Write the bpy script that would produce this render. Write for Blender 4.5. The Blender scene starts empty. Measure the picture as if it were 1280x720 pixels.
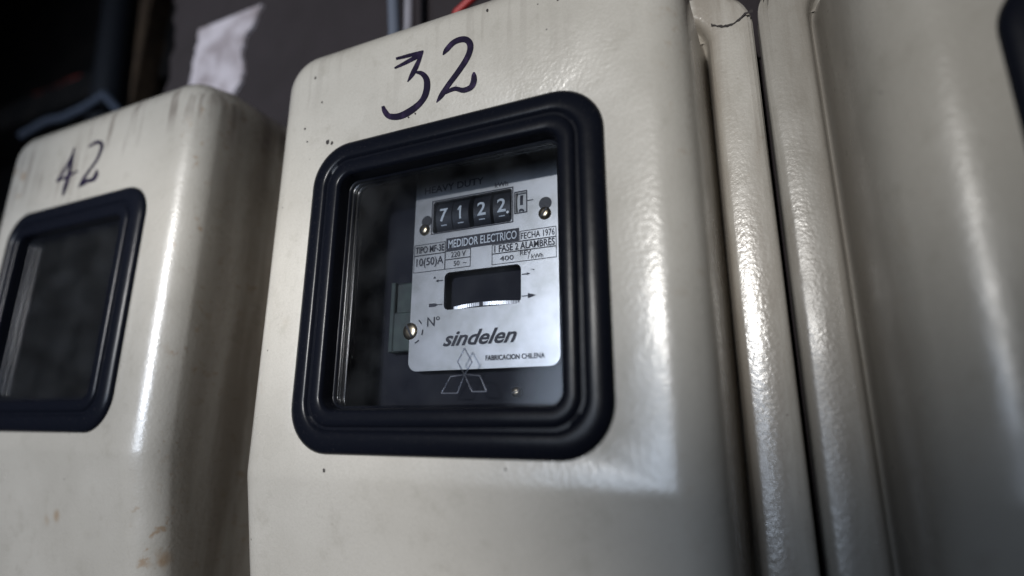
import bpy, bmesh, math, random
from mathutils import Vector, Matrix
S = 0.0005                      # design unit: half a millimetre; wall runs along X, Y points into the wall, Z is up
D = 0.18                        # lens to the front face of the boxes, metres
scene = bpy.context.scene
COL = scene.collection
rnd = random.Random(7)

# ------------------------------------------------------------------ camera
M = [[0.9154314, -0.0029889, 0.4024629], [-0.0954397, 0.9698384, 0.2242871], [-0.3909944, -0.2437304, 0.8875353]]
cam_d = bpy.data.cameras.new('camera')
cam = bpy.data.objects.new('camera', cam_d); COL.objects.link(cam)
right = Vector((M[0][0], M[0][2], -M[0][1])); up = Vector((-M[1][0], -M[1][2], M[1][1]))
back = right.cross(up)
cam.matrix_world = Matrix((right, up, back)).transposed().to_4x4()
cam.location = (0, -D, 0)
cam_d.sensor_width = 36; cam_d.lens = 680 / 1280 * 36
cam_d.clip_start = 0.005; cam_d.clip_end = 50
cam_d.dof.use_dof = True
focus = Vector((-215 * S, 45 * S, 150 * S))
cam_d.dof.focus_distance = (focus - cam.location).dot(-back)
cam_d.dof.aperture_fstop = 2.7
scene.camera = cam

# ------------------------------------------------------------------ world and lamps
world = bpy.data.worlds.new('World'); scene.world = world; world.use_nodes = True
wb = world.node_tree.nodes['Background']
wb.inputs[0].default_value = (0.055, 0.055, 0.075, 1); wb.inputs[1].default_value = 0.04

def aim(o, target):
    o.rotation_euler = (Vector(target) - o.location).to_track_quat('-Z', 'Y').to_euler()

def area(name, loc, target, sx, sy, power, color, spread=180):
    l = bpy.data.lights.new(name, 'AREA'); l.shape = 'RECTANGLE'; l.size = sx; l.size_y = sy
    l.energy = power; l.color = color; l.spread = math.radians(spread)
    o = bpy.data.objects.new(name, l); COL.objects.link(o); o.location = loc; aim(o, target); return o

def spot(name, loc, target, angle, blend, power, color, radius):
    l = bpy.data.lights.new(name, 'SPOT'); l.spot_size = math.radians(angle); l.spot_blend = blend
    l.energy = power; l.color = color; l.shadow_soft_size = radius
    o = bpy.data.objects.new(name, l); COL.objects.link(o); o.location = loc; aim(o, target); return o

# daylight opening behind and left of the lens: mirrored in paint, rubber and glass
area('daylight_opening', (-0.42, -1.30, 0.08), (-0.47, 0, 0.14), 0.62, 0.60, 1.35, (0.70, 0.82, 1.0), 54)
# added beams far behind the lens, cones cut to leave lower right in shadow
spot('added_upper_beam', (-0.33, -3.0, 0.62), (-0.09, 0, 0.460), 17.6, 0.18, 225, (1.0, 0.97, 0.92), 0.05)
spot('added_lower_beam', (-0.50, -3.0, 0.50), (-0.395, 0, -0.20), 14.4, 0.22, 275, (1.0, 0.97, 0.94), 0.05)
spot('added_middle_beam', (-0.33, -3.0, 0.60), (-0.09, 0, 0.170), 7.0, 1.0, 40, (1.0, 0.97, 0.92), 0.05)  # added accent, only there to brighten the middle box's upper right

vs = scene.view_settings
vs.view_transform = 'Standard'; vs.look = 'None'; vs.exposure = 0; vs.gamma = 1; vs.use_curve_mapping = False
scene.render.engine = 'CYCLES'
scene.cycles.use_denoising = True
scene.cycles.max_bounces = 8; scene.cycles.transparent_max_bounces = 12
scene.cycles.caustics_reflective = False; scene.cycles.caustics_refractive = False

# ------------------------------------------------------------------ materials
def mat(name, color, rough=0.5, metal=0.0, bump=None, coat=0.0, vary=None, spec=0.5, coat_rough=0.1):
    """bump = [(scale per metre, strength, distance m)], vary = (scale, color2, low, high)"""
    m = bpy.data.materials.new(name); m.use_nodes = True
    nt = m.node_tree; b = nt.nodes['Principled BSDF']
    b.inputs['Base Color'].default_value = (*color, 1); b.inputs['Roughness'].default_value = rough
    b.inputs['Metallic'].default_value = metal; b.inputs['Coat Weight'].default_value = coat
    b.inputs['Coat Roughness'].default_value = coat_rough
    b.inputs['Specular IOR Level'].default_value = spec
    tc = nt.nodes.new('ShaderNodeTexCoord')
    last = None
    for sc, st, dist in (bump or []):
        n = nt.nodes.new('ShaderNodeTexNoise'); n.inputs['Scale'].default_value = sc; n.inputs['Detail'].default_value = 3
        nt.links.new(tc.outputs['Object'], n.inputs['Vector'])
        bp = nt.nodes.new('ShaderNodeBump'); bp.inputs['Strength'].default_value = st; bp.inputs['Distance'].default_value = dist
        nt.links.new(n.outputs['Fac'], bp.inputs['Height'])
        if last: nt.links.new(last.outputs['Normal'], bp.inputs['Normal'])
        last = bp
    if last:
        nt.links.new(last.outputs['Normal'], b.inputs['Normal']); nt.links.new(last.outputs['Normal'], b.inputs['Coat Normal'])
    if vary:
        sc, c2, lo, hi = vary
        n = nt.nodes.new('ShaderNodeTexNoise'); n.inputs['Scale'].default_value = sc; n.inputs['Detail'].default_value = 8
        nt.links.new(tc.outputs['Object'], n.inputs['Vector'])
        r = nt.nodes.new('ShaderNodeMapRange'); r.inputs['From Min'].default_value = lo; r.inputs['From Max'].default_value = hi
        nt.links.new(n.outputs['Fac'], r.inputs['Value'])
        mx = nt.nodes.new('ShaderNodeMix'); mx.data_type = 'RGBA'
        mx.inputs[6].default_value = (*color, 1); mx.inputs[7].default_value = (*c2, 1)
        nt.links.new(r.outputs[0], mx.inputs[0]); nt.links.new(mx.outputs[2], b.inputs['Base Color'])
    return m

def paint(name, seed, streaks, rust, value, gloss=0.55):
    """old cream enamel: orange peel, grime, specks, rust freckles near the edges, faint runs"""
    m = mat(name, (0.475, 0.452, 0.408), 0.33, bump=[(60, 0.25, 0.0006), (620, 0.42, 0.0003), (1700, 0.12, 0.0001)], coat=gloss, coat_rough=0.17)
    nt = m.node_tree; b = nt.nodes['Principled BSDF']; L = nt.links.new; N = nt.nodes.new
    b.inputs['Coat IOR'].default_value = 1.5
    tc = N('ShaderNodeTexCoord')
    mp = N('ShaderNodeMapping'); mp.inputs['Location'].default_value = (seed, seed * .7, -seed); L(tc.outputs['Object'], mp.inputs['Vector'])
    def noise(scale, detail=4, vec=None, rough=0.5):
        n = N('ShaderNodeTexNoise'); n.inputs['Scale'].default_value = scale; n.inputs['Detail'].default_value = detail
        n.inputs['Roughness'].default_value = rough; L(vec or mp.outputs[0], n.inputs['Vector']); return n.outputs['Fac']
    def ramp(v, a, c, x=0.0, y=1.0):
        r = N('ShaderNodeMapRange'); r.interpolation_type = 'SMOOTHSTEP'
        for k, q in zip(('From Min', 'From Max', 'To Min', 'To Max'), (a, c, x, y)): r.inputs[k].default_value = q
        L(v, r.inputs['Value']); return r.outputs[0]
    def mul(a, c):
        q = N('ShaderNodeMath'); q.operation = 'MULTIPLY'
        for i, w in enumerate((a, c)):
            if isinstance(w, float): q.inputs[i].default_value = w
            else: L(w, q.inputs[i])
        return q.outputs[0]
    cur = [None]
    def layer(fac, col):
        x = N('ShaderNodeMix'); x.data_type = 'RGBA'
        if cur[0] is None: x.inputs[6].default_value = (0.475, 0.452, 0.408, 1)
        else: L(cur[0], x.inputs[6])
        x.inputs[7].default_value = (*col, 1); L(fac, x.inputs[0]); cur[0] = x.outputs[2]
    layer(ramp(noise(18, 6), .38, .70, 0, .5), (0.39, 0.368, 0.325))                 # cloudy grime
    layer(ramp(noise(90, 6, rough=.7), .52, .72, 0, .4), (0.33, 0.31, 0.265))
    layer(ramp(noise(1700, 2), .42, .66, 0, .30), (0.36, 0.34, 0.30))                  # fine pebbled grain
    layer(mul(ramp(noise(420, 5, rough=.75), .60, .70, 0, .55), ramp(noise(28, 3), .50, .64)), (0.27, 0.24, 0.20))    # rubbed dirt in patches
    # scuffs: short dark marks
    st = N('ShaderNodeMapping'); st.inputs['Scale'].default_value = (1.0, 1.0, 0.22); st.inputs['Rotation'].default_value = (0, .15, 0); L(mp.outputs[0], st.inputs['Vector'])
    layer(mul(ramp(noise(330, 3, st.outputs[0]), .70, .80, 0, .45), ramp(noise(35, 2), .5, .62)), (0.20, 0.18, 0.15))
    # specks
    v = N('ShaderNodeTexVoronoi'); v.inputs['Scale'].default_value = 110; L(mp.outputs[0], v.inputs['Vector'])
    layer(mul(ramp(v.outputs['Distance'], .03, .06, .8, 0), ramp(noise(30, 1), .55, .6)), (0.06, 0.05, 0.05))
    # freckles of rust
    v2 = N('ShaderNodeTexVoronoi'); v2.inputs['Scale'].default_value = 48; L(mp.outputs[0], v2.inputs['Vector'])
    layer(mul(ramp(v2.outputs['Distance'], .08, .26, .75 * rust, 0), ramp(noise(22, 2), .60, .70)), (0.26, 0.15, 0.06))
    # rust breaking through where the sheet is folded
    xz = N('ShaderNodeSeparateXYZ'); L(tc.outputs['Object'], xz.inputs[0])
    ab = N('ShaderNodeMath'); ab.operation = 'ABSOLUTE'; L(xz.outputs['X'], ab.inputs[0])
    fold = mul(ramp(ab.outputs[0], 172 * S, 186 * S), ramp(ab.outputs[0], 206 * S, 222 * S, 1, 0))
    layer(mul(mul(ramp(noise(130, 5, rough=.65), .56, .66, 0, .75 * rust), ramp(noise(24, 2), .44, .58)), fold), (0.25, 0.135, 0.045))
    layer(mul(ramp(noise(300, 4, rough=.7), .60, .68, 0, .8 * rust), ramp(ab.outputs[0], 190 * S, 204 * S)), (0.22, 0.15, 0.085))
    # brown runs and grime that also paint shade onto the flanks
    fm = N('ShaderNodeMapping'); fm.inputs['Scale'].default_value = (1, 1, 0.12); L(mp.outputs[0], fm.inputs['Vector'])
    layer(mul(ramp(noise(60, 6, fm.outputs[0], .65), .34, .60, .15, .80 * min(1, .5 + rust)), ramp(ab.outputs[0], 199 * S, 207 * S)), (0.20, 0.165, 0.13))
    if streaks:
        sm = N('ShaderNodeMapping'); sm.inputs['Scale'].default_value = (1, 1, 0.05); L(mp.outputs[0], sm.inputs['Vector'])
        xyz = N('ShaderNodeSeparateXYZ'); L(tc.outputs['Object'], xyz.inputs[0])
        high = ramp(xyz.outputs['Z'], STREAK_Z0, STREAK_Z1)
        layer(mul(mul(ramp(noise(210, 4, sm.outputs[0]), .50, .62, 0, streaks), high), ramp(noise(25, 2), .35, .6)), (0.17, 0.145, 0.125))
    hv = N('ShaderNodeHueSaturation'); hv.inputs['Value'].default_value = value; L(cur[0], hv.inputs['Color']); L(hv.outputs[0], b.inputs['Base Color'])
    L(ramp(noise(40, 5), .35, .7, .26, .42), b.inputs['Roughness'])
    return m

def clear(name, tint=(0.95, 0.96, 0.97), ior=1.5, rough=0.02, haze=0.0, haze_col=(0.7, 0.75, 0.8)):
    m = bpy.data.materials.new(name); m.use_nodes = True; nt = m.node_tree; nt.nodes.clear()
    N = nt.nodes.new; L = nt.links.new
    out = N('ShaderNodeOutputMaterial'); t = N('ShaderNodeBsdfTransparent'); t.inputs[0].default_value = (*tint, 1)
    g = N('ShaderNodeBsdfGlossy'); g.inputs['Roughness'].default_value = rough
    f = N('ShaderNodeFresnel'); f.inputs['IOR'].default_value = ior
    a = N('ShaderNodeMixShader'); L(f.outputs[0], a.inputs[0]); L(t.outputs[0], a.inputs[1]); L(g.outputs[0], a.inputs[2])
    if haze:
        d = N('ShaderNodeBsdfDiffuse'); d.inputs[0].default_value = (*haze_col, 1)
        tc = N('ShaderNodeTexCoord'); n = N('ShaderNodeTexNoise'); n.inputs['Scale'].default_value = 60; n.inputs['Detail'].default_value = 8
        L(tc.outputs['Object'], n.inputs['Vector'])
        r = N('ShaderNodeMapRange'); r.inputs['From Min'].default_value = .42; r.inputs['From Max'].default_value = .75
        r.inputs['To Min'].default_value = haze * .3; r.inputs['To Max'].default_value = haze * 4; L(n.outputs['Fac'], r.inputs['Value'])
        b = N('ShaderNodeMixShader'); L(r.outputs[0], b.inputs[0]); L(a.outputs[0], b.inputs[1]); L(d.outputs[0], b.inputs[2]); a = b
    L(a.outputs[0], out.inputs[0]); return m

BASE_Y, BASE_Z = 170.0, -430.0           # base of a box: on the wall, at its foot
STREAK_Z0, STREAK_Z1 = (230 - BASE_Z) * S, (350 - BASE_Z) * S
M_PAINT = paint('cream enamel', 0.0, 0.16, 0.25, 1.05)
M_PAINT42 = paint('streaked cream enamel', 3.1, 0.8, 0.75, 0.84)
M_PAINT22 = paint('dimmed cream enamel', 7.7, 0.0, 0.12, 0.74, 0.05)  # cream value lowered, putting the dim right end into the paint colour
M_RUBBER = mat('black rubber', (0.005, 0.006, 0.010), 0.27, bump=[(900, 0.14, 0.0001), (70, .22, .0006)], vary=(900, (0.022, 0.021, 0.024), .60, .85), spec=.15)
M_PANE = clear('dusty pane glass', tint=(0.90, 0.91, 0.935), ior=1.46, rough=0.07, haze=0.0022)
M_COVER = clear('meter cover glass', ior=1.18, rough=0.05, haze=0.002)
M_RIB = clear('moulded glass rib', tint=(0.80, 0.82, 0.88), ior=1.6, rough=0.14, haze=0.16, haze_col=(0.6, 0.62, 0.66))
M_INK = mat('violet black marker ink', (0.010, 0.007, 0.022), 0.38, vary=(260, (0.035, 0.022, 0.06), .50, .72), spec=.2)
M_PLATE = mat('satin aluminium plate', (0.50, 0.50, 0.495), 0.36, metal=0.93, bump=[(2500, 0.15, 0.00006), (70, .12, .0004)], vary=(110, (0.36, 0.36, 0.34), .40, .80))
M_PRINT = mat('black print', (0.02, 0.02, 0.03), 0.55)
M_PRINT_LIGHT = mat('pale print', (0.60, 0.63, 0.66), 0.5)
M_BLACK = mat('black bakelite', (0.007, 0.008, 0.014), 0.6, spec=.15)
M_DRUM = mat('black number drum', (0.014, 0.014, 0.018), 0.45)
M_DRUM_L = mat('pale number drum', (0.55, 0.55, 0.53), 0.5)
M_DIGIT = mat('white digit', (0.72, 0.74, 0.74), 0.5)
M_ALU = mat('turned aluminium', (0.80, 0.81, 0.83), 0.42, metal=1.0)
M_BRASS = mat('tarnished brass', (0.62, 0.50, 0.33), 0.28, metal=1.0, vary=(500, (0.30, 0.24, 0.16), .4, .7))
M_GREEN = mat('verdigris bracket', (0.040, 0.058, 0.050), 0.6, metal=.2, vary=(150, (0.02, 0.025, 0.025), .4, .7))
M_SEAM = mat('dirt in the seam', (0.035, 0.03, 0.03), 0.9)
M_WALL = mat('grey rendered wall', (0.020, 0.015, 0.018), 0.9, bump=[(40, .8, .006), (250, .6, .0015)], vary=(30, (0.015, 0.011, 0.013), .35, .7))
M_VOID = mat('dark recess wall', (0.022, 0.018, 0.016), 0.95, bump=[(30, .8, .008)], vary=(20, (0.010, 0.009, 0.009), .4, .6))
M_PLASTER = mat('white plaster remnant', (0.45, 0.42, 0.46), 0.85, bump=[(90, .7, .002)], vary=(45, (0.20, 0.17, 0.18), .42, .72))
M_PIPE = mat('dark blue conduit', (0.009, 0.010, 0.014), 0.6, bump=[(80, .3, .001)])
M_GALV = mat('pale grey conduit', (0.24, 0.23, 0.26), 0.5, vary=(60, (0.18, 0.18, 0.2), .4, .7))
M_CABLE = mat('blue grey cable sheath', (0.10, 0.115, 0.15), 0.5)
M_WOOD = mat('brown timber', (0.15, 0.095, 0.055), 0.8, bump=[(60, .5, .002)], vary=(50, (0.07, 0.045, 0.03), .4, .7))
M_REDW = mat('red wire sheath', (0.35, 0.02, 0.02), 0.45)
M_RED = mat('red brick', (0.55, 0.05, 0.035), 0.9, bump=[(150, .7, .0015)], vary=(60, (0.22, 0.10, 0.08), .45, .7))

# ------------------------------------------------------------------ mesh helpers
def build(name, verts, faces, m, parent=None, smooth=40, off=(0, 0, 0)):
    me = bpy.data.meshes.new(name)
    me.from_pydata([((v[0] - off[0]) * S, (v[1] - off[1]) * S, (v[2] - off[2]) * S) for v in verts], [], faces)
    bm = bmesh.new(); bm.from_mesh(me); bmesh.ops.recalc_face_normals(bm, faces=bm.faces); bm.to_mesh(me); bm.free()
    me.materials.append(m)
    if smooth:
        me.polygons.foreach_set('use_smooth', [True] * len(me.polygons)); me.set_sharp_from_angle(angle=math.radians(smooth))
    o = bpy.data.objects.new(name, me); COL.objects.link(o)
    if parent: o.parent = parent
    return o

def thing(name, label, cat, loc, group=None):
    o = bpy.data.objects.new(name, None); COL.objects.link(o); o.empty_display_size = .02
    o.location = [c * S for c in loc]; o['label'] = label; o['category'] = cat
    if group: o['group'] = group
    return o
def tag(o, label, cat, group=None):
    o['label'] = label; o['category'] = cat
    if group: o['group'] = group
def copy_tree(o, parent=None):
    c = o.copy(); COL.objects.link(c)
    if parent: c.parent = parent
    for ch in list(o.children): copy_tree(ch, c)
    return c

def rrect(cx, cz, hx, hz, r, n=8, zs=(), xs=()):
    """rounded rectangle outline in XZ, counter-clockwise; zs: extra points on the vertical sides"""
    r = max(min(r, hx - .01, hz - .01), .01); pts = []
    zs = sorted(z for z in zs if cz - hz + r < z < cz + hz - r); xs = sorted(x for x in xs if cx - hx + r < x < cx + hx - r)
    def arc(ax, az, a0):
        for k in range(n + 1):
            a = math.radians(a0 + 90 * k / n); pts.append((ax + r * math.cos(a), az + r * math.sin(a)))
    arc(cx + hx - r, cz + hz - r, 0); pts.extend((x, cz + hz) for x in reversed(xs))
    arc(cx - hx + r, cz + hz - r, 90); pts.extend((cx - hx, z) for z in reversed(zs))
    arc(cx - hx + r, cz - hz + r, 180); pts.extend((x, cz - hz) for x in xs)
    arc(cx + hx - r, cz - hz + r, 270); pts.extend((cx + hx, z) for z in zs)
    return pts

def loft(rings, closed_last=False, closed_first=False):
    V, Fc = [], []; n = len(rings[0])
    for r in rings: V += r
    for i in range(len(rings) - 1):
        for k in range(n):
            a, b = i * n + k, i * n + (k + 1) % n
            Fc.append((a, b, b + n, a + n))
    if closed_last: Fc.append([(len(rings) - 1) * n + k for k in range(n)])
    if closed_first: Fc.append([k for k in reversed(range(n))])
    return V, Fc

def box(x0, x1, y0, y1, z0, z1, b=0.0):
    """box with its front (low y) edges bevelled"""
    cx, cz, hx, hz = (x0 + x1) / 2, (z0 + z1) / 2, (x1 - x0) / 2, (z1 - z0) / 2
    def ring(i, y): return [(cx + sx * (hx - i), y, cz + sz * (hz - i)) for sx, sz in ((1, 1), (-1, 1), (-1, -1), (1, -1))]
    rs = [ring(0, y1), ring(0, y0 + b)] + ([ring(b, y0)] if b else [])
    return loft(rs, True, True)

def slab(cx, cz, hx, hz, r, y0, y1, b=1.0, n=6):
    def ring(i, y): return [(x, y, z) for x, z in rrect(cx, cz, hx - i, hz - i, r - i, n)]
    return loft([ring(0, y1), ring(0, y0 + b), ring(b * .3, y0 + b * .3), ring(b, y0), ring(b + .8, y0)], True, True)

def join(*parts):
    V, Fc = [], []
    for v, f in parts:
        k = len(V); V += v; Fc += [tuple(i + k for i in q) for q in f]
    return V, Fc

def tube(path, r, n=14, caps=True):
    P = [Vector(p) for p in path]; V, Fc = [], []
    for i, p in enumerate(P):
        t = (P[min(i + 1, len(P) - 1)] - P[max(i - 1, 0)]).normalized()
        a = t.orthogonal().normalized() if i == 0 else (pa - t * pa.dot(t)).normalized(); pa = a; b = t.cross(a)
        V += [tuple(p + (a * math.cos(2 * math.pi * k / n) + b * math.sin(2 * math.pi * k / n)) * (r[i] if isinstance(r, (list, tuple)) else r)) for k in range(n)]
    for i in range(len(P) - 1):
        for k in range(n):
            a, b = i * n + k, i * n + (k + 1) % n; Fc.append((a, b, b + n, a + n))
    if caps: Fc += [list(range(n)), list(range((len(P) - 1) * n, len(P) * n))]
    return V, Fc

def planar_with_holes(outer, holes, y):
    """flat face in XZ at depth y, bounded by outer and holes"""
    bm = bmesh.new(); edges = []
    for loop in [outer] + holes:
        vs_ = [bm.verts.new((x, y, z)) for x, z in loop]
        for i in range(len(vs_)): edges.append(bm.edges.new((vs_[i], vs_[(i + 1) % len(vs_)])))
    bmesh.ops.triangle_fill(bm, use_beauty=True, use_dissolve=False, edges=edges)
    bm.verts.index_update()
    out = [tuple(v.co) for v in bm.verts], [tuple(v.index for v in f.verts) for f in bm.faces]
    bm.free(); return out

def dedupe(VF, eps=1e-3):
    V, Fc = VF; mp = {}; W = []; idx = []
    for v in V:
        k = tuple(round(c / eps) for c in v)
        if k not in mp: mp[k] = len(W); W.append(v)
        idx.append(mp[k])
    out = []
    for f in Fc:
        g = []
        for i in f:
            j = idx[i]
            if j not in g: g.append(j)
        if len(g) > 2: out.append(g)
    return W, out

# ------------------------------------------------------------------ the meter box cover (local: X from its middle, Y depth, Z height)
HX, ZB = 203.0, -400.0        # front face half width, top, bottom
CREASE = -42.0
WIN = (0.0, 115.5, 133.0, 34.0)          # opening: centre x, centre z, half size, corner radius
def front_y(z):                           # front leans back below the crease
    d = CREASE - z
    return 0.0 if d <= -4 else (0.195 * (d + 4) ** 2 / 16 if d < 4 else 0.195 * d)
CZS = [CREASE + 4, CREASE + 2, CREASE, CREASE - 2, CREASE - 4]
SZS = CZS + [-390 + 30 * i for i in range(12)] + [-20 + 30 * i for i in range(12)]
def make_cover(name, m, parent, off, FD, ZT, TF, R):       # FD: depth of the side lip
    def ring(grow, s, r, dy=0.0, flat=False):
        hx, cz, hz = HX + grow, (ZT + ZB) / 2, (ZT - ZB) / 2 + grow
        pts = rrect(0, cz, hx, hz, r, 10, SZS)
        if grow > 0: pts = [(x, z - (grow * (.95 if grow < 9 else TF) if z > 300 else 0)) for x, z in pts]      # the lip stands out less at the top
        return [(x, (FD if flat else front_y(z) * (1 - s) + FD * s) + dy, z) for x, z in pts]
    rings = []
    n = 9; rings.append(ring(-R - 4, 0, 10))
    for k in range(n + 1):                # rounded front edge
        a = math.radians(78) * k / n
        grow = -R + R * math.sin(a) ; dep = R * (1 - math.cos(a))
        rings.append(ring(grow, dep / FD, max(12, R + 13 + grow)))
    FR = R * (1 - math.cos(math.radians(78))) / FD
    for s, g in ((.2, .8), (.5, 2.4), (.8, 4.0), (1.0, 5.2)): rings.append(ring(g, FR + (1 - FR) * s, 38 + 8 * s))
    # gutter, then the rolled lip: up, flat, rounded over, back towards the wall
    for g, dy in ((6, 9), (7, 13), (8, 14), (9.4, 12), (11, 6), (12.4, 2.6), (14.6, .7), (18, 0), (30, -.3), (42, 0), (46, 1.0), (48.6, 3.2), (50, 7), (50, 14), (50, 28)):
        rings.append([(x, y, z) for x, y, z in ring(g, 1, 40, dy, True)])
    V1 = loft(rings)
    # front: flat panel with the window opening, crease strips, lower panel
    fr = [(p[0], p[2]) for p in rings[0]]; fy = {}
    zc1, zc2 = CZS[0], CZS[-1]
    up_ = [p for p in fr if p[1] >= zc1 - 1e-4]; lo = [p for p in fr if p[1] <= zc2 + 1e-4]
    # outline order starts in the top right corner arc and runs counter-clockwise
    i0 = next(i for i, p in enumerate(fr) if p[1] < zc1 - 1e-4)
    upper = fr[:i0] + [p for p in fr[i0:] if p[1] >= zc1 - 1e-4]
    j = [i for i, p in enumerate(fr) if p[1] <= zc2 + 1e-4]; lower = [fr[i] for i in j]
    hole = rrect(WIN[0], WIN[1], WIN[2], WIN[2], WIN[3], 10)
    A = planar_with_holes(upper, [hole], 0.0)
    B = planar_with_holes(lower, [], 0.0); B = ([(x, front_y(z), z) for x, y, z in B[0]], B[1])
    hxi = HX - R - 4; strip = ([], [])
    for z in CZS: strip[0].extend([(-hxi, front_y(z), z), (hxi, front_y(z), z)])
    for k in range(len(CZS) - 1): strip[1].append((2 * k, 2 * k + 1, 2 * k + 3, 2 * k + 2))
    # opening turned in
    h2 = [[(x, y, z) for x, z in rrect(WIN[0], WIN[1], WIN[2] - i, WIN[2] - i, WIN[3] - i, 10)] for i, y in ((0, 0), (1.5, .6), (2, 2), (2, 8))]
    C_ = loft(h2)
    VF = dedupe(join(V1, A, B, strip, C_))
    return build(name, *VF, m, parent, 38, off)

def concentric(cx, cz, h, r0, profile, n=12):
    """rings of a square gasket: profile = [(inset, y)]"""
    return loft([[(x, y, z) for x, z in rrect(cx, cz, h - i, h - i, max(r0 - i * .8, 7), n)] for i, y in profile])

def make_box(label, loc, m, group, FD=110.0, ZT=379.0, TF=.62, R=30.0):
    t = thing('meter_box', label, 'meter box', (loc[0], BASE_Y, loc[1] + BASE_Z), group)
    off = (0, BASE_Y, BASE_Z)
    make_cover('cover', m, t, off, FD, ZT, TF, R)
    # back tray fixed to the wall
    def ring(h, y, r): return [(x, y, z) for x, z in rrect(0, (ZT + ZB) / 2 - 35, HX - 8 + h, (ZT - ZB) / 2 + h - 35, r, 8)]
    build('back_tray', *loft([ring(44, FD + 12, 28), ring(50, FD + 14, 28), ring(52, FD + 19, 28), ring(52, BASE_Y, 28), ring(40, BASE_Y - .5, 28), ring(36, BASE_Y - 4, 26)], True), m, t, 38, off)
    cx, cz = WIN[0] - .5, WIN[1]
    prof = [(0, .8), (.3, -1), (1.6, -3.2), (4, -4.8), (8, -6), (12, -6.6), (16, -6.6), (18, -5.8), (19.4, -4), (21.6, -4), (22.8, -5.8), (24.4, -6.9), (28, -7.2), (32.5, -7.2), (34.6, -6.2), (35.6, -3.5), (36, 3), (36.8, 6.5), (38.2, 7), (38.6, 8), (38.8, 12)]
    g = build('window_gasket', *concentric(cx, cz, 139.5, 40, prof), M_RUBBER, t, 50, off)
    build('pane', *slab(cx, cz, 103.5, 103.5, 9, 6.0, 9.0, .4), M_PANE, g, 40, (0, 0, 0) if False else off)
    g.children[0].location = (0, 0, 0)
    return t, off

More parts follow.
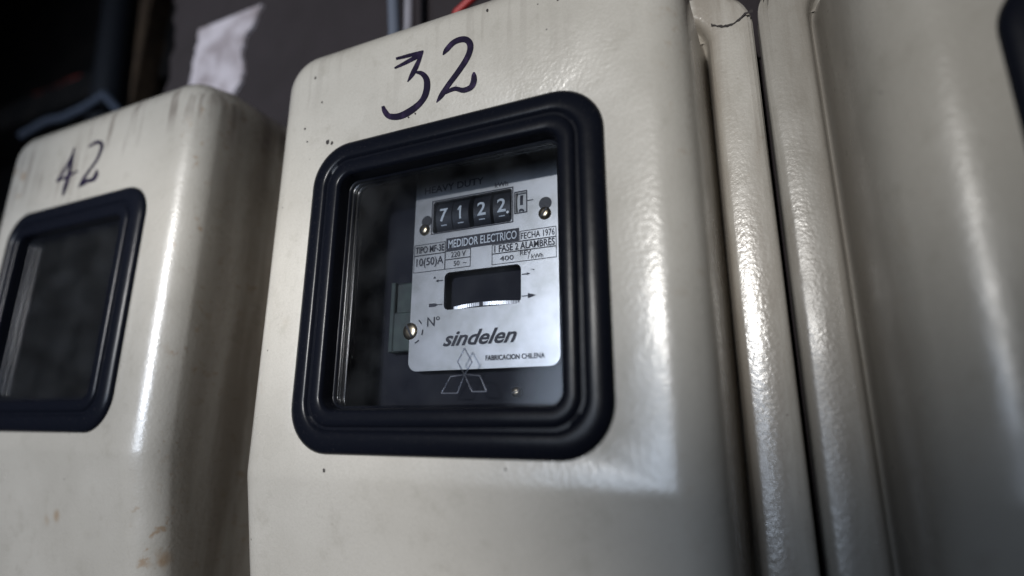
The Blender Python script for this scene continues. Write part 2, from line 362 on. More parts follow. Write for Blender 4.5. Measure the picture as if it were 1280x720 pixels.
def ink(name, strokes, parent, off, y=-0.35):
    V, Fc = [], []
    for a, b in strokes:
        k = len(V); n = len(a); y2 = y - .04 * (len(V) % 7)
        for p, q in zip(a, b): V += [(p[0], y2, p[1]), (q[0], y2, q[1])]
        Fc += [(k + 2 * i, k + 2 * i + 1, k + 2 * i + 3, k + 2 * i + 2) for i in range(n - 1)]
    o = build(name, V, Fc, M_INK, parent, 0, off); return o
INK32 = [[[[-54.3,330.0],[-51.4,329.8],[-48.4,329.4],[-45.5,329.1],[-42.6,328.9],[-39.8,328.7],[-37.2,328.6],[-34.8,328.6],[-32.5,328.8],[-30.4,329.0],[-28.4,329.2],[-26.3,329.5],[-24.2,329.7]],[[-55.2,333.0],[-52.3,333.0],[-49.5,332.9],[-46.6,332.9],[-43.8,332.8],[-41.1,332.8],[-38.5,332.7],[-36.1,332.5],[-33.8,332.4],[-31.5,332.2],[-29.3,332.0],[-27.1,331.8],[-24.9,331.7]]],[[[-55.2,320.6],[-52.9,320.9],[-50.6,321.1],[-48.3,321.3],[-46.0,321.6],[-43.6,321.9],[-41.2,322.2],[-38.7,322.7],[-36.1,323.2],[-33.4,323.7],[-30.8,324.2],[-28.1,324.8],[-25.5,325.3]],[[-56.2,322.6],[-54.1,323.2],[-52.0,323.8],[-49.9,324.4],[-47.7,325.0],[-45.6,325.6],[-43.3,326.3],[-40.9,326.9],[-38.3,327.5],[-35.7,328.2],[-33.1,328.8],[-30.5,329.5],[-28.0,330.1]]],[[[-26.4,331.3],[-27.4,329.5],[-28.4,327.7],[-29.5,325.9],[-30.5,324.1],[-31.5,322.4],[-32.4,320.7],[-33.3,319.2],[-34.2,317.6],[-35.1,316.2],[-35.9,314.7],[-36.7,313.3],[-37.4,311.8],[-38.0,310.4],[-38.6,309.0],[-39.1,307.6],[-39.6,306.1],[-40.1,304.7],[-40.6,303.2]],[[-24.3,329.9],[-24.9,327.8],[-25.5,325.7],[-26.0,323.6],[-26.6,321.5],[-27.3,319.5],[-28.0,317.6],[-28.7,315.8],[-29.4,314.1],[-30.2,312.5],[-31.0,310.9],[-31.9,309.5],[-32.8,308.2],[-33.9,307.0],[-35.0,306.0],[-36.2,305.1],[-37.4,304.2],[-38.6,303.4],[-39.8,302.5]]],[[[-32.9,310.1],[-31.5,309.3],[-30.1,308.4],[-28.8,307.6],[-27.7,306.8],[-26.8,306.1],[-26.1,305.4],[-25.4,304.4],[-24.7,303.4],[-24.0,302.4],[-23.4,301.3],[-22.9,300.2],[-22.6,299.0],[-22.3,297.6],[-22.2,295.9],[-22.1,294.1],[-22.2,292.2],[-22.3,290.4],[-22.6,288.8],[-23.0,287.2],[-23.4,285.8],[-24.0,284.4],[-24.7,283.0],[-25.5,281.7],[-26.6,280.6],[-27.8,279.5],[-29.4,278.5],[-31.1,277.7],[-32.9,276.8],[-34.8,276.1],[-36.6,275.4],[-38.5,274.8],[-40.4,274.2],[-42.4,273.6],[-44.3,273.2],[-46.2,272.9],[-47.9,272.8],[-49.5,272.8],[-51.2,273.0],[-52.9,273.3],[-54.5,273.7],[-55.9,274.2],[-57.0,274.6],[-57.7,275.0],[-58.3,275.6],[-58.9,276.3],[-59.6,277.3],[-60.4,278.4],[-61.1,279.4],[-61.8,280.2],[-62.3,280.9],[-62.8,281.7],[-63.3,282.6],[-63.9,283.6],[-64.5,284.6]],[[-32.8,311.6],[-31.4,311.3],[-30.0,311.1],[-28.6,310.9],[-27.0,310.5],[-25.4,309.9],[-23.7,308.8],[-22.2,307.6],[-20.8,306.2],[-19.4,304.6],[-18.2,302.8],[-17.2,300.9],[-16.4,298.8],[-15.9,296.6],[-15.6,294.3],[-15.5,292.0],[-15.5,289.7],[-15.8,287.5],[-16.2,285.5],[-16.7,283.7],[-17.4,281.9],[-18.3,280.3],[-19.4,278.8],[-20.6,277.3],[-21.9,275.9],[-23.3,274.5],[-25.0,273.2],[-26.7,272.0],[-28.6,270.8],[-30.5,269.8],[-32.4,268.9],[-34.4,268.1],[-36.5,267.4],[-38.7,266.8],[-41.0,266.3],[-43.3,266.0],[-45.6,265.9],[-47.9,266.1],[-50.2,266.4],[-52.5,267.0],[-54.8,267.7],[-56.8,268.5],[-58.8,269.6],[-60.8,270.9],[-62.4,272.5],[-63.6,274.0],[-64.6,275.5],[-65.3,276.8],[-65.9,277.9],[-66.5,279.2],[-66.9,280.4],[-67.1,281.6],[-67.3,282.6],[-67.4,283.5],[-67.6,284.4]]],[[[-3.1,319.7],[-2.3,320.1],[-1.5,320.5],[-0.7,320.9],[0.1,321.2],[0.9,321.7],[1.9,322.2],[3.0,323.0],[4.2,324.0],[5.5,325.1],[6.9,326.1],[8.2,326.9],[9.4,327.3],[10.7,327.5],[12.1,327.6],[13.6,327.5],[15.1,327.3],[16.3,327.0],[17.3,326.7],[18.0,326.3],[18.6,325.8],[19.1,325.3],[19.5,324.8],[19.9,324.3],[20.2,323.8],[20.4,323.2],[20.7,322.5],[20.9,321.7],[21.1,320.7],[21.1,319.6],[21.1,318.4],[20.8,317.1],[20.5,315.8],[20.0,314.5],[19.3,313.0],[18.6,311.5],[17.7,310.0],[16.7,308.4],[15.4,306.6],[14.0,304.8],[12.6,303.0],[11.1,301.2],[9.7,299.5],[8.3,297.8],[6.9,296.3],[5.5,294.7],[4.1,293.2],[2.7,291.7],[1.4,290.1],[0.1,288.6],[-1.2,287.0],[-2.4,285.5],[-3.6,284.0],[-4.7,282.6],[-5.6,281.2],[-6.3,279.9],[-6.9,278.6],[-7.3,277.4],[-7.8,276.2],[-8.2,274.9],[-8.6,273.7]],[[-4.1,320.7],[-3.8,321.6],[-3.7,322.5],[-3.5,323.5],[-3.1,324.4],[-2.6,325.5],[-1.9,326.5],[-1.0,327.5],[0.2,328.7],[1.6,329.9],[3.1,331.1],[4.7,332.1],[6.4,332.8],[8.2,333.3],[10.1,333.6],[12.0,333.7],[13.9,333.6],[15.7,333.3],[17.5,332.8],[19.2,332.1],[20.9,331.1],[22.4,329.9],[23.7,328.5],[24.9,327.0],[25.8,325.4],[26.5,323.7],[26.9,322.0],[27.1,320.3],[27.1,318.7],[27.0,317.1],[26.7,315.5],[26.3,314.0],[25.8,312.4],[25.2,310.8],[24.4,309.2],[23.6,307.5],[22.5,305.9],[21.4,304.1],[20.0,302.3],[18.5,300.5],[17.0,298.7],[15.5,296.9],[14.0,295.2],[12.6,293.6],[11.1,292.0],[9.7,290.5],[8.2,289.1],[6.9,287.6],[5.6,286.2],[4.4,284.7],[3.2,283.1],[2.1,281.5],[0.9,280.0],[-0.2,278.6],[-1.3,277.4],[-2.5,276.4],[-3.6,275.6],[-4.7,274.9],[-5.8,274.4],[-6.9,273.8],[-8.0,273.1]]],[[[0.1,279.2],[1.9,279.4],[3.7,279.7],[5.4,279.9],[7.0,280.1],[8.6,280.2],[9.8,280.0],[10.9,279.7],[12.1,279.1],[13.4,278.3],[14.8,277.4],[16.5,276.5],[18.3,275.9],[20.0,275.6],[21.6,275.6],[23.1,275.7],[24.6,275.9],[25.9,276.3],[27.1,276.8],[28.2,277.6],[29.1,278.5],[29.8,279.5],[30.3,280.6],[30.7,281.6],[31.0,282.7],[31.2,283.8],[31.3,285.1],[31.2,286.3],[31.1,287.3],[31.0,288.2],[30.8,289.1],[30.6,289.8],[30.3,290.6],[30.0,291.3],[29.7,291.9],[29.4,292.6],[29.1,293.2]],[[-1.3,282.1],[0.4,282.6],[2.0,283.1],[3.7,283.6],[5.4,284.1],[7.2,284.4],[9.1,284.5],[11.1,284.1],[13.0,283.3],[14.6,282.5],[16.0,281.8],[17.0,281.3],[17.9,281.1],[18.9,281.0],[20.0,281.0],[21.1,281.1],[22.1,281.3],[23.0,281.5],[23.6,281.9],[24.0,282.2],[24.3,282.7],[24.6,283.4],[24.9,284.1],[25.1,285.0],[25.3,285.7],[25.5,286.3],[25.6,287.0],[25.6,287.8],[25.7,288.7],[25.7,289.6],[25.9,290.5],[26.1,291.2],[26.3,291.7],[26.6,292.2],[26.9,292.7],[27.1,293.2],[27.4,293.7]]]]
INK42 = [[[[-36.1,336.6],[-36.5,335.0],[-36.8,333.3],[-37.2,331.7],[-37.5,330.1],[-38.0,328.5],[-38.6,326.9],[-39.3,325.2],[-40.1,323.4],[-41.0,321.6],[-42.0,319.6],[-43.1,317.7],[-44.3,315.6],[-45.6,313.4],[-47.1,311.1],[-48.6,308.8],[-50.1,306.4],[-51.7,304.2],[-53.1,302.2],[-54.5,300.4],[-55.9,298.8],[-57.3,297.3],[-58.7,295.9],[-60.1,294.4],[-61.5,292.9]],[[-34.4,336.0],[-34.1,334.1],[-33.6,332.3],[-33.1,330.4],[-32.7,328.4],[-32.5,326.4],[-32.7,324.4],[-33.2,322.4],[-34.0,320.5],[-35.0,318.6],[-36.1,316.7],[-37.3,314.8],[-38.6,312.7],[-39.9,310.6],[-41.4,308.3],[-43.0,305.9],[-44.7,303.6],[-46.3,301.4],[-47.9,299.4],[-49.4,297.6],[-50.9,296.0],[-52.4,294.6],[-53.8,293.1],[-55.2,291.7],[-56.7,290.3]]],[[[-58.0,290.5],[-54.5,290.9],[-51.0,291.2],[-47.5,291.6],[-44.0,291.9],[-40.5,292.4],[-36.9,292.9],[-33.2,293.5],[-29.4,294.1],[-25.6,294.9],[-21.7,295.6],[-17.9,296.4],[-14.1,297.1]],[[-60.2,292.7],[-57.0,293.4],[-53.8,294.1],[-50.7,294.8],[-47.5,295.5],[-44.2,296.1],[-40.6,296.7],[-36.8,297.2],[-32.8,297.7],[-28.6,298.1],[-24.4,298.5],[-20.2,298.9],[-16.1,299.3]]],[[[-36.4,336.2],[-36.6,332.9],[-36.7,329.6],[-36.9,326.4],[-37.1,323.1],[-37.3,319.7],[-37.4,316.3],[-37.6,312.6],[-37.7,308.8],[-37.8,304.9],[-38.0,301.0],[-38.1,297.4],[-38.4,294.1],[-38.7,291.1],[-39.2,288.3],[-39.7,285.7],[-40.2,283.2],[-40.5,280.8],[-40.7,278.5],[-40.6,276.4],[-40.3,274.5],[-40.0,272.8],[-39.5,271.1],[-39.1,269.4],[-38.7,267.7]],[[-33.8,335.4],[-33.3,331.8],[-32.7,328.3],[-32.1,324.8],[-31.5,321.3],[-31.1,317.7],[-30.7,314.1],[-30.4,310.3],[-30.2,306.4],[-30.0,302.3],[-29.9,298.4],[-29.9,294.7],[-30.0,291.2],[-30.2,288.1],[-30.5,285.2],[-30.9,282.4],[-31.3,279.9],[-31.8,277.6],[-32.4,275.5],[-33.0,273.7],[-33.7,272.2],[-34.5,270.9],[-35.4,269.7],[-36.2,268.5],[-37.0,267.1]]],[[[-1.4,328.2],[0.8,328.5],[3.1,328.9],[5.4,329.3],[7.5,329.7],[9.6,329.8],[11.4,329.9],[13.3,329.8],[15.2,329.6],[16.9,329.3],[18.3,329.0],[19.1,328.7],[19.5,328.5],[19.9,328.3],[20.5,327.9],[21.1,327.3],[21.8,326.5],[22.3,325.3],[22.6,323.7],[22.6,321.6],[22.3,319.0],[21.7,316.2],[20.8,313.3],[19.7,310.4],[18.3,307.8],[16.6,305.3],[14.4,302.9],[11.8,300.4],[9.3,298.0],[6.8,295.7],[4.7,293.6],[2.9,291.5],[1.2,289.7],[-0.3,287.9],[-1.6,286.3],[-2.7,284.7],[-3.8,283.2],[-4.6,281.6],[-5.3,280.2],[-5.8,278.8],[-6.2,277.4],[-6.7,276.0],[-7.2,274.6]],[[-3.8,330.3],[-2.1,331.1],[-0.4,332.0],[1.4,332.9],[3.2,333.8],[5.2,334.5],[7.3,334.9],[9.5,335.2],[11.7,335.2],[14.1,335.1],[16.7,334.7],[19.5,333.9],[22.2,332.7],[24.5,331.1],[26.5,329.4],[28.0,327.5],[29.1,325.5],[29.6,323.5],[29.7,321.3],[29.4,318.9],[28.8,316.3],[27.8,313.5],[26.6,310.6],[25.2,307.7],[23.6,305.0],[21.6,302.5],[19.2,299.9],[16.7,297.5],[14.1,295.1],[11.8,292.8],[9.8,290.6],[8.3,288.6],[7.1,286.6],[6.1,284.7],[5.2,282.9],[4.2,281.2],[3.0,279.6],[1.8,278.3],[0.4,277.2],[-0.9,276.2],[-2.3,275.3],[-3.6,274.4],[-5.0,273.4]]],[[[-0.1,273.9],[2.0,274.5],[4.1,275.1],[6.1,275.7],[8.1,276.3],[10.0,276.7],[11.8,276.9],[13.5,277.0],[15.4,276.9],[17.7,276.6],[20.2,276.4],[22.8,276.4],[25.2,276.9],[27.0,277.8],[28.4,279.0],[29.4,280.3],[30.0,281.6],[30.5,282.9],[30.7,284.2],[30.7,285.6],[30.3,286.9],[29.7,288.2],[29.0,289.4],[28.2,290.5],[27.6,291.6]],[[-4.3,277.4],[-2.6,278.2],[-0.8,279.1],[0.9,280.0],[2.8,280.9],[4.7,281.6],[7.0,282.2],[9.6,282.5],[12.2,282.4],[14.6,282.3],[16.6,282.1],[18.0,282.2],[18.9,282.3],[19.5,282.8],[20.2,283.5],[20.8,284.5],[21.3,285.6],[21.8,286.7],[22.3,287.7],[22.8,288.4],[23.2,289.0],[23.5,289.8],[23.9,290.6],[24.2,291.5],[24.5,292.5]]]]

GROUP = 'cream enamel meter boxes in a row on the wall'
box32, OFF = make_box('cream metal meter box with 32 written by hand above its black framed window', (-223, 0), M_PAINT, GROUP)
ink('handwritten_number', INK32, box32, OFF)
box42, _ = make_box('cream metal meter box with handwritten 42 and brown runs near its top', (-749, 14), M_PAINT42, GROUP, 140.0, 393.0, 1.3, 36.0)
ink('handwritten_number', INK42, box42, OFF)
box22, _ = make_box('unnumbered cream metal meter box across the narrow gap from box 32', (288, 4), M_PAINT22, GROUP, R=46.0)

# cracked seam across the lip beside box 32's top, and dirt specks around its number
def crack(path, w, y, parent, off):
    V, Fc = [], []
    for i, (x, z) in enumerate(path):
        ww = w * (.5 + rnd.random()); V += [(x, y, z - ww), (x, y, z + ww)]
        if i: Fc.append((2 * i - 2, 2 * i - 1, 2 * i + 1, 2 * i))
    return build('cracked_seam', V, Fc, M_SEAM, parent, 0, off)
pth = []
for k in range(22):
    u = k / 21; x = 218 + 36 * u
    z = 362 - 5.5 * math.sin(math.pi * min(u * 1.25, 1)) + 7 * max(0, u - .6) + rnd.uniform(-.5, .5)
    pth.append((x, z))
crack(pth, 1.2, 109.2, box32, OFF)
def speck(x, z, r, parent):
    pts = [(x + r * rnd.uniform(.6, 1.1) * math.cos(a), -.3, z + r * rnd.uniform(.7, 1.3) * math.sin(a)) for a in [2 * math.pi * k / 9 for k in range(9)]]
    return pts
V, Fc = [], []
for x, z, r in [(-129, 262, 2.6), (-123.5, 259.5, 1.8), (-153, 339, 1.6), (-141, 308, 1.1), (-160, 283, 1.4), (-155, 268, 1.1), (-30, 268, 1.0), (-42, 272, 1.2), (-37, 266, .9), (-100, -36, 1.5), (60, -30, .9), (40, 352, 1.5), (105, 340, 1.2)]:
    p = speck(x, z, r, None); k = len(V); V += p; Fc.append(list(range(k, k + len(p))))
build('dirt_specks', V, Fc, M_SEAM, box32, 0, OFF)['kind'] = 'stuff'

# ------------------------------------------------------------------ the electricity meter behind the window of box 32 (world units)
def text(name, body, x0, x1, z0, z1, m, parent, y=49.4, shear=0.0, fat=0.0, drum=None):
    c = bpy.data.curves.new(name, 'FONT'); c.body = body; c.shear = shear; c.size = 1; c.offset = fat; c.resolution_u = 3
    o = bpy.data.objects.new(name, c); COL.objects.link(o)
    dg = bpy.context.evaluated_depsgraph_get(); me = bpy.data.meshes.new_from_object(o.evaluated_get(dg))
    bpy.data.objects.remove(o)
    xs = [v.co.x for v in me.vertices]; ys = [v.co.y for v in me.vertices]
    ax, bx, ay, by = min(xs), max(xs), min(ys), max(ys)
    for v in me.vertices:
        X = x0 + (v.co.x - ax) / (bx - ax) * (x1 - x0); Z = z0 + (v.co.y - ay) / (by - ay) * (z1 - z0); Y = y
        if drum: cy, cz, r = drum; Y = cy - math.sqrt(max(r * r - (Z - cz) ** 2, 0)) - .25
        v.co = ((X - mo[0]) * S, (Y - mo[1]) * S, (Z - mo[2]) * S)
    if drum:                             # bend the digit round its drum
        bm = bmesh.new(); bm.from_mesh(me)
        for k in range(1, 12):
            zz = (z0 + (z1 - z0) * k / 12 - mo[2]) * S
            bmesh.ops.bisect_plane(bm, geom=bm.verts[:] + bm.edges[:] + bm.faces[:], plane_co=(0, 0, zz), plane_no=(0, 0, 1))
        cy, cz, r = drum
        for v in bm.verts: v.co.y = (cy - math.sqrt(max(r * r - (v.co.z / S + mo[2] - cz) ** 2, 0)) - .3 - mo[1]) * S
        bm.to_mesh(me); bm.free()
    me.materials.clear(); me.materials.append(m); me.name = name
    q = bpy.data.objects.new(name, me); COL.objects.link(q); q.parent = parent; return q

def make_meter(label, dx, dz, detailed=True):
    global mo
    mo = (-223, 168, -20)
    t = thing('electricity_meter', label, 'electricity meter', (mo[0] + dx, mo[1], mo[2] + dz), 'electricity meters behind the windows')
    B = lambda n, VF, m, p=t, s=40: build(n, *VF, m, p, s, mo)
    B('housing', slab(-222, 116, 150, 135, 18, 62, 168, 6), M_BLACK)
    B('rim', loft([[(x, y, z) for x, z in rrect(-222, 116, 142 - i, 128 - i, 14, 8)] for i, y in ((0, 62), (0, 48), (2, 45), (5, 45), (7, 48), (7, 62))]), M_BLACK)
    cover = B('cover_glass', slab(-222, 116, 138, 124, 14, 38, 46, 1.5), M_COVER)
    # plate with its openings
    px0, px1, pz0, pz1 = -282, -138.5, 45.5, 246
    pc = ((px0 + px1) / 2, (pz0 + pz1) / 2, (px1 - px0) / 2, (pz1 - pz0) / 2)
    outer = rrect(*pc, 9, 6)
    reg = rrect(-221.5, 188.7, 40.5, 15.6, 2.5, 4); wheel = rrect(-172.4, 189.5, 5.0, 9.2, .8, 2); rot = rrect(-209.8, 116, 37.5, 17.3, 5, 5)
    A = planar_with_holes(outer, [reg, wheel, rot], 50)
    def turn(l): return loft([[(x, y, z) for x, z in l] for y in (50, 53)])
    plate = B('nameplate', dedupe(join(A, turn(outer), turn(reg), turn(wheel), turn(rot))), M_PLATE)
    if not detailed: return t
    # register
    register = B('register_recess', join(box(-265, -163, 74, 76, 165, 212)), M_DRUM)
    cy, cz, r = 78, 190.5, 26
    def drum(x0, x1, m):
        rs = [[(x, cy + rr * math.sin(2 * math.pi * k / 48), cz + rr * math.cos(2 * math.pi * k / 48)) for k in range(48)] for x, rr in ((x0, r - 1), (x0 + .6, r), (x1 - .6, r), (x1, r - 1))]
        return B('number_drum', loft(rs, True, True), m)
    for x, ch, nx in ((-252, '7', '8'), (-234.2, '1', '2'), (-212.2, '2', '3'), (-192.2, '2', '3')):
        d = drum(x - 9, x + 9, M_DRUM)
        w = 4.3
        if ch == '1':
            text('digit', 'I', x - .9, x + .9, 184.5, 197.5, M_DIGIT, d, drum=(cy, cz, r)); text('digit', '/', x - 3.2, x + .3, 193.2, 197.5, M_DIGIT, d, drum=(cy, cz, r), fat=.05)
            text('digit', '-', x - 3, x + 3, 180.6, 181.5, M_PRINT_LIGHT, d, drum=(cy, cz, r)); continue
        text('digit', ch, x - w, x + w, 184.5, 197.5, M_DIGIT, d, drum=(cy, cz, r), fat=.015)
        text('digit', '-', x - 3, x + 3, 180.6, 181.5, M_PRINT_LIGHT, d, drum=(cy, cz, r))
    d = drum(-177.2, -167.6, M_DRUM_L)
    text('digit', '1', -174, -171.2, 187.5, 197, M_PRINT, d, drum=(cy, cz, r), fat=.02)
    text('digit', '2', -175.6, -169.6, 174.5, 184.5, M_PRINT, d, drum=(cy, cz, r), fat=.02)
    disc = [(-184.9 + 1.3 * math.cos(a), 49.3, 182 + 1.3 * math.sin(a)) for a in [k * math.pi / 8 for k in range(16)]]
    B('decimal_point', (disc, [list(range(16))]), M_DIGIT, t, 0)
    B('register_glass', slab(-221.5, 188.7, 40.2, 15.3, 2.5, 50.4, 51.2, .1), M_COVER)
    # rotor disc with its milled rim, dark chamber behind
    B('rotor_chamber', join(box(-255, -165, 84, 86, 92, 140), box(-255, -165, 56, 84, 138, 140)), M_BLACK)
    V = []; n = 868; rad = 74; ry = 127.5
    tooth = lambda k, rr: rr - (.3 if k % 4 < 2 and rr == rad else 0)
    for z, rr in ((100.0, rad - 1.0), (100.6, rad), (103.8, rad), (104.4, rad - 1.0)):
        V.append([(-209.8 + tooth(k, rr) * math.sin(2 * math.pi * k / n), ry - tooth(k, rr) * math.cos(2 * math.pi * k / n), z) for k in range(n)])
    disc_o = B('rotor_disc', loft(V, True, True), M_ALU, t, 25)
    B('rotor_mark', loft([[(-209.8 + (rad + .15) * math.sin(a), ry - (rad + .15) * math.cos(a), z) for z in (98.9, 102.6)] for a in (-.045, -.02, .0)][:]) if False else ([(-209.8 + (rad + .2) * math.sin(a), ry - (rad + .2) * math.cos(a), z) for a in (-.05, 0) for z in (100.5, 103.9)], [(0, 1, 3, 2)]), M_PRINT, disc_o, 0)
    # print
    def frame(name, x0, x1, z0, z1, w=.55, m=M_PRINT, y=49.6):
        vs_ = [(x0, y, z0), (x1, y, z0), (x1, y, z1), (x0, y, z1), (x0 + w, y, z0 + w), (x1 - w, y, z0 + w), (x1 - w, y, z1 - w), (x0 + w, y, z1 - w)]
        return B(name, (vs_, [(i, (i + 1) % 4, 4 + (i + 1) % 4, 4 + i) for i in range(4)]), m, plate, 0)
    def rect(name, x0, x1, z0, z1, m=M_PRINT, y=49.65):
        return B(name, ([(x0, y, z0), (x1, y, z0), (x1, y, z1), (x0, y, z1)], [(0, 1, 2, 3)]), m, plate, 0)
    T = lambda s, x0, x1, z0, z1, m=M_PRINT, **k: text('lettering', s, x0, x1, z0, z1, m, plate, **k)
    T('HEAVY DUTY', -272, -209, 213.5, 220.5, fat=.015)
    T('kWh', -197.5, -184.5, 207.2, 212)
    frame('register_outline', -263.5, -179.5, 171.8, 205.6, 1.0)
    frame('wheel_outline', -178.6, -166.2, 179, 200, 1.0)
    rect('tick_mark', -166.2, -160.5, 189.4, 190.2)
    rect('title_band', -246.5, -174, 153.8, 165.8)
    T('MEDIDOR ELECTRICO', -244, -176, 156, 163.8, M_PRINT_LIGHT, y=49.2, fat=.015)
    frame('print_frame', -281, -247.2, 152.6, 163.4)
    T('TIPO MF-3E', -279.5, -248.5, 154.6, 161.4, fat=.015)
    frame('print_frame', -281, -247.2, 136.3, 152.9)
    T('10(50)A', -278, -249, 140, 150, fat=.01)
    frame('print_frame', -247.5, -221, 145.2, 153.6); T('220 V', -241, -226, 147, 152)
    frame('print_frame', -247.5, -221, 136.3, 145.5); T('50  ~', -238, -225, 138.6, 143.2)
    frame('print_frame', -173.5, -140, 153.2, 162.6); T('FECHA 1976', -172, -141.5, 155, 160.8)
    frame('print_frame', -200, -140, 144.8, 153.5); T('1 FASE 2 ALAMBRES', -197.5, -141.5, 146, 152.4, fat=.015)
    frame('print_frame', -200, -140, 135, 145.1); T('400', -192, -179, 137.6, 142)
    T('REV', -173, -163, 140.6, 144.4); T('/ kWh', -166, -152, 136.4, 140.4)
    for x0, x1, z, h in ((-256, -248.5, 126.4, .45), (-171.5, -165.5, 123.5, .45), (-171.5, -162, 104.5, .4), (-253, -248.5, 104.2, .4)):
        rect('tick_mark', x0, x1, z - h, z + h)
    def poly(pts): return B('arrow_mark', ([(x, 49.6, z) for x, z in pts], [list(range(len(pts)))]), M_PRINT, plate, 0)
    poly([(-262.5, 102.6), (-262.5, 105.8), (-256, 105.8), (-252.5, 104.2), (-256, 102.6)])
    poly([(-166, 102.2), (-166, 106.8), (-158.5, 104.5)])
    poly([(-253.5, 125), (-253.5, 127.8), (-256.5, 126.4)]); poly([(-167, 122.4), (-167, 124.8), (-163.5, 123.6)])
    poly([(-259, 129), (-256, 129), (-257.5, 131)]); poly([(-164, 127.5), (-160, 126), (-160, 127)])
    T('Nº', -263.5, -250.5, 85, 93.5)
    T('sindelen', -246.5, -176, 66, 79.5, shear=.42, fat=.022)
    T('FABRICACION CHILENA', -204.5, -151.5, 52, 56.4, fat=.02)
    # screws with round holes above
    def hole(x, z, r): return B('keyhole', ([(x + r * math.cos(a), 49.6, z + r * math.sin(a)) for a in [k * math.pi / 12 for k in range(24)]], [list(range(24))]), M_DRUM, plate, 0)
    def screw(x, z, r, y=49.5, ang=.6, parent=t):
        rs = [[(x + rr * math.cos(2 * math.pi * k / 24), y - h, z + rr * math.sin(2 * math.pi * k / 24)) for k in range(24)] for rr, h in ((r, 0), (r, .8), (r * .86, 1.9), (r * .6, 2.6), (r * .3, 2.9))]
        s = B('screw', loft(rs, True), M_BRASS, parent, 50)
        c, s_ = math.cos(ang), math.sin(ang); L_, w = r * .8, r * .13
        B('screw_slot', ([(x + a * c - b * s_, y - 3.0, z + a * s_ + b * c) for a, b in ((-L_, -w), (L_, -w), (L_, w), (-L_, w))], [(0, 1, 2, 3)]), M_DRUM, s, 0)
        return s
    hole(-268.6, 186, 5.6); hole(-149.6, 184.6, 5.8); screw(-270.4, 177.6, 5.4, ang=.9); screw(-150, 175.4, 5.6, ang=.9)
    screw(-178.9, 26, 4.2, y=56, ang=.3)  # added screw; its shine stands in for a lamp glint in the glass
    # bracket with the adjusting screw at the plate's edge
    B('side_bracket', join(box(-306, -281, 55, 62, 64, 130, 1.5), box(-306, -301, 51, 55, 64, 130, .8), box(-302, -279, 52, 56, 64, 101, 1)), M_GREEN)
    screw(-281.5, 82, 8, y=51, ang=2.1)
    for a0 in (-1.2, -.35, .5):
        B('dial_mark', ([(-280 + rr * math.cos(a), 49.4, 82 + rr * math.sin(a)) for a in (a0, a0 + .2, a0 + .4) for rr in (11.5, 12.6)], [(0, 1, 3, 2), (2, 3, 5, 4)]), M_PRINT, plate, 0)
    # three diamonds moulded into the cover glass
    for q in ([(-218.3, 61.6), (-224.6, 50.6), (-217.7, 39.9), (-211, 50)], [(-217.7, 39.9), (-210.4, 26), (-197.3, 25.8), (-203.7, 38.6)], [(-217.7, 39.9), (-231, 38.6), (-239.1, 25.2), (-224, 25)]):
        pts = [(x, 37.9, z) for x, z in q]; pts.append(pts[0])
        B('moulded_diamond', join(*[tube([a, b], .6, 8) for a, b in zip(pts, pts[1:])]), M_RIB, cover, 60)
    return t
make_meter('old electricity meter with silver nameplate and register reading 7122, behind the window of box 32', 0, 0)
make_meter('unlit electricity meter barely showing behind the window of box 42', -526, 14, False)
make_meter('unlit electricity meter behind the window of the unnumbered box', 514, 4, False)

# ------------------------------------------------------------------ wall and what stands behind and above the boxes
def struct(name, VF, m, s=40):
    o = build(name, *VF, m, None, s); o['kind'] = 'structure'; return o
# rendered wall whose broken left edge ends in a dark recess
edge = []
z = -900
while z < 1300:
    edge.append((-918 + 14 * math.sin(z * .013) + rnd.uniform(-7, 7), z)); z += 22
yw = 171.0
V, Fc = [], []
for x, z in edge: V += [(x, yw, z), (700, yw, z), (x - 8, yw + 26, z), (x - 2, yw + 420, z)]
for i in range(len(edge) - 1):
    a, b = 4 * i, 4 * i + 4; Fc += [(a, a + 1, b + 1, b), (a + 2, a, b, b + 2), (a + 3, a + 2, b + 2, b + 3)]
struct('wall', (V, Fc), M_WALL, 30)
struct('recess_wall', join(box(-3200, -760, 560, 600, -900, 1900)), M_VOID)
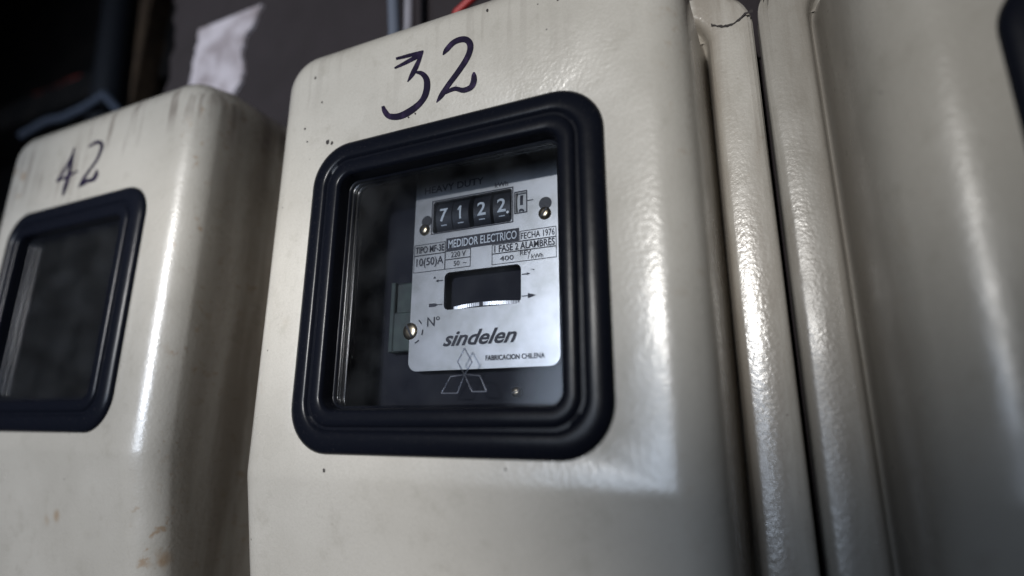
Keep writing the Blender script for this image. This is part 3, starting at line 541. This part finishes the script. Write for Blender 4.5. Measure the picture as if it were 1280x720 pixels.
# torn plaster: thickness and ragged outline
pl = []
for k in range(34):
    z = 430 + k * 6.6; pl.append((1.039 * (-712 + (z - 430) * .20 + (-9 * math.sin(k * .33)) + rnd.uniform(-4, 4)), z * 1.039))
left_ = [(-835 + rnd.uniform(-3, 3), z) for x, z in reversed(pl)]
out_ = pl + left_
n = len(out_)
V = [(x, yw - 5, z) for x, z in out_] + [(x + (1.5 if i < len(pl) else 0), yw - .2, z) for i, (x, z) in enumerate(out_)]
Fc = [(i, (i + 1) % n, n + (i + 1) % n, n + i) for i in range(n)]
m_ = len(pl)
Fc += [(i, i + 1, n - 2 - i, n - 1 - i) for i in range(m_ - 1)]
tag(build('plaster_patch', V, Fc, M_PLASTER, None, 30), 'torn strip of whitish plaster on the wall behind box 42', 'plaster')
def pole(name, path, r, m, label, cat, group=None):
    o = build(name, *tube(path, r), m, None, 60); tag(o, label, cat, group); return o
pole('conduit', [(-1318, 300, 300), (-1330, 300, 720), (-1372, 300, 1060), (-1400, 300, 1500)], 38, M_PIPE, 'thick dark blue pipe rising behind box 42', 'pipe')
tp = build('timber_post', *box(-1545, -1440, 400, 460, -200, 1700, 3), M_WOOD, None, 30); tag(tp, 'brown timber post in the dark recess beside the dark pipe', 'post')
pole('cable', [(-390, 138, 300), (-389, 138, 500), (-402, 139, 620), (-405, 139, 900)], 8.5, M_CABLE, 'blue grey cable rising behind the top of box 32', 'cable')
pole('conduit', [(-364, 136, 300), (-366, 136, 505), (-372, 137, 620), (-372, 137, 900)], 6.5, M_GALV, 'thin pale grey conduit beside the blue grey cable above box 32', 'conduit')
pole('red_wire', [(-330, 142, 330), (-312, 140, 464), (-296, 139, 500), (-276, 139, 512), (-262, 141, 522), (-240, 143, 537), (-200, 150, 552)], 5, M_REDW, 'red wire bending up behind the top edge of box 32', 'wire')
pole('loose_cable', [(-1600, 262, 690), (-1480, 255, 697), (-1400, 250, 684), (-1320, 250, 690), (-1255, 250, 706), (-1200, 262, 650)], 9, M_CABLE, 'thin cable lying in the dark behind the top of box 42', 'cable')
# broken bricks on a ledge in the recess
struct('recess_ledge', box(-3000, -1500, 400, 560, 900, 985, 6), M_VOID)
for k in range(4):
    x = -2060 + 92 * k + rnd.uniform(-5, 5); zz = 985
    V, Fc = box(x, x + 80, 440, 500, zz, zz + 40 + rnd.uniform(0, 25), 5)
    V = [(a + rnd.uniform(-4, 4), c + rnd.uniform(-4, 4), d + (rnd.uniform(-12, 6) if d > zz + 20 else 0)) for a, c, d in V]
    tag(build('brick', V, Fc, M_RED, None, 30), ('leftmost', 'second from the left', 'third from the left', 'rightmost')[k] + ' broken red brick on the ledge in the dark recess', 'brick', 'broken red bricks in the recess')
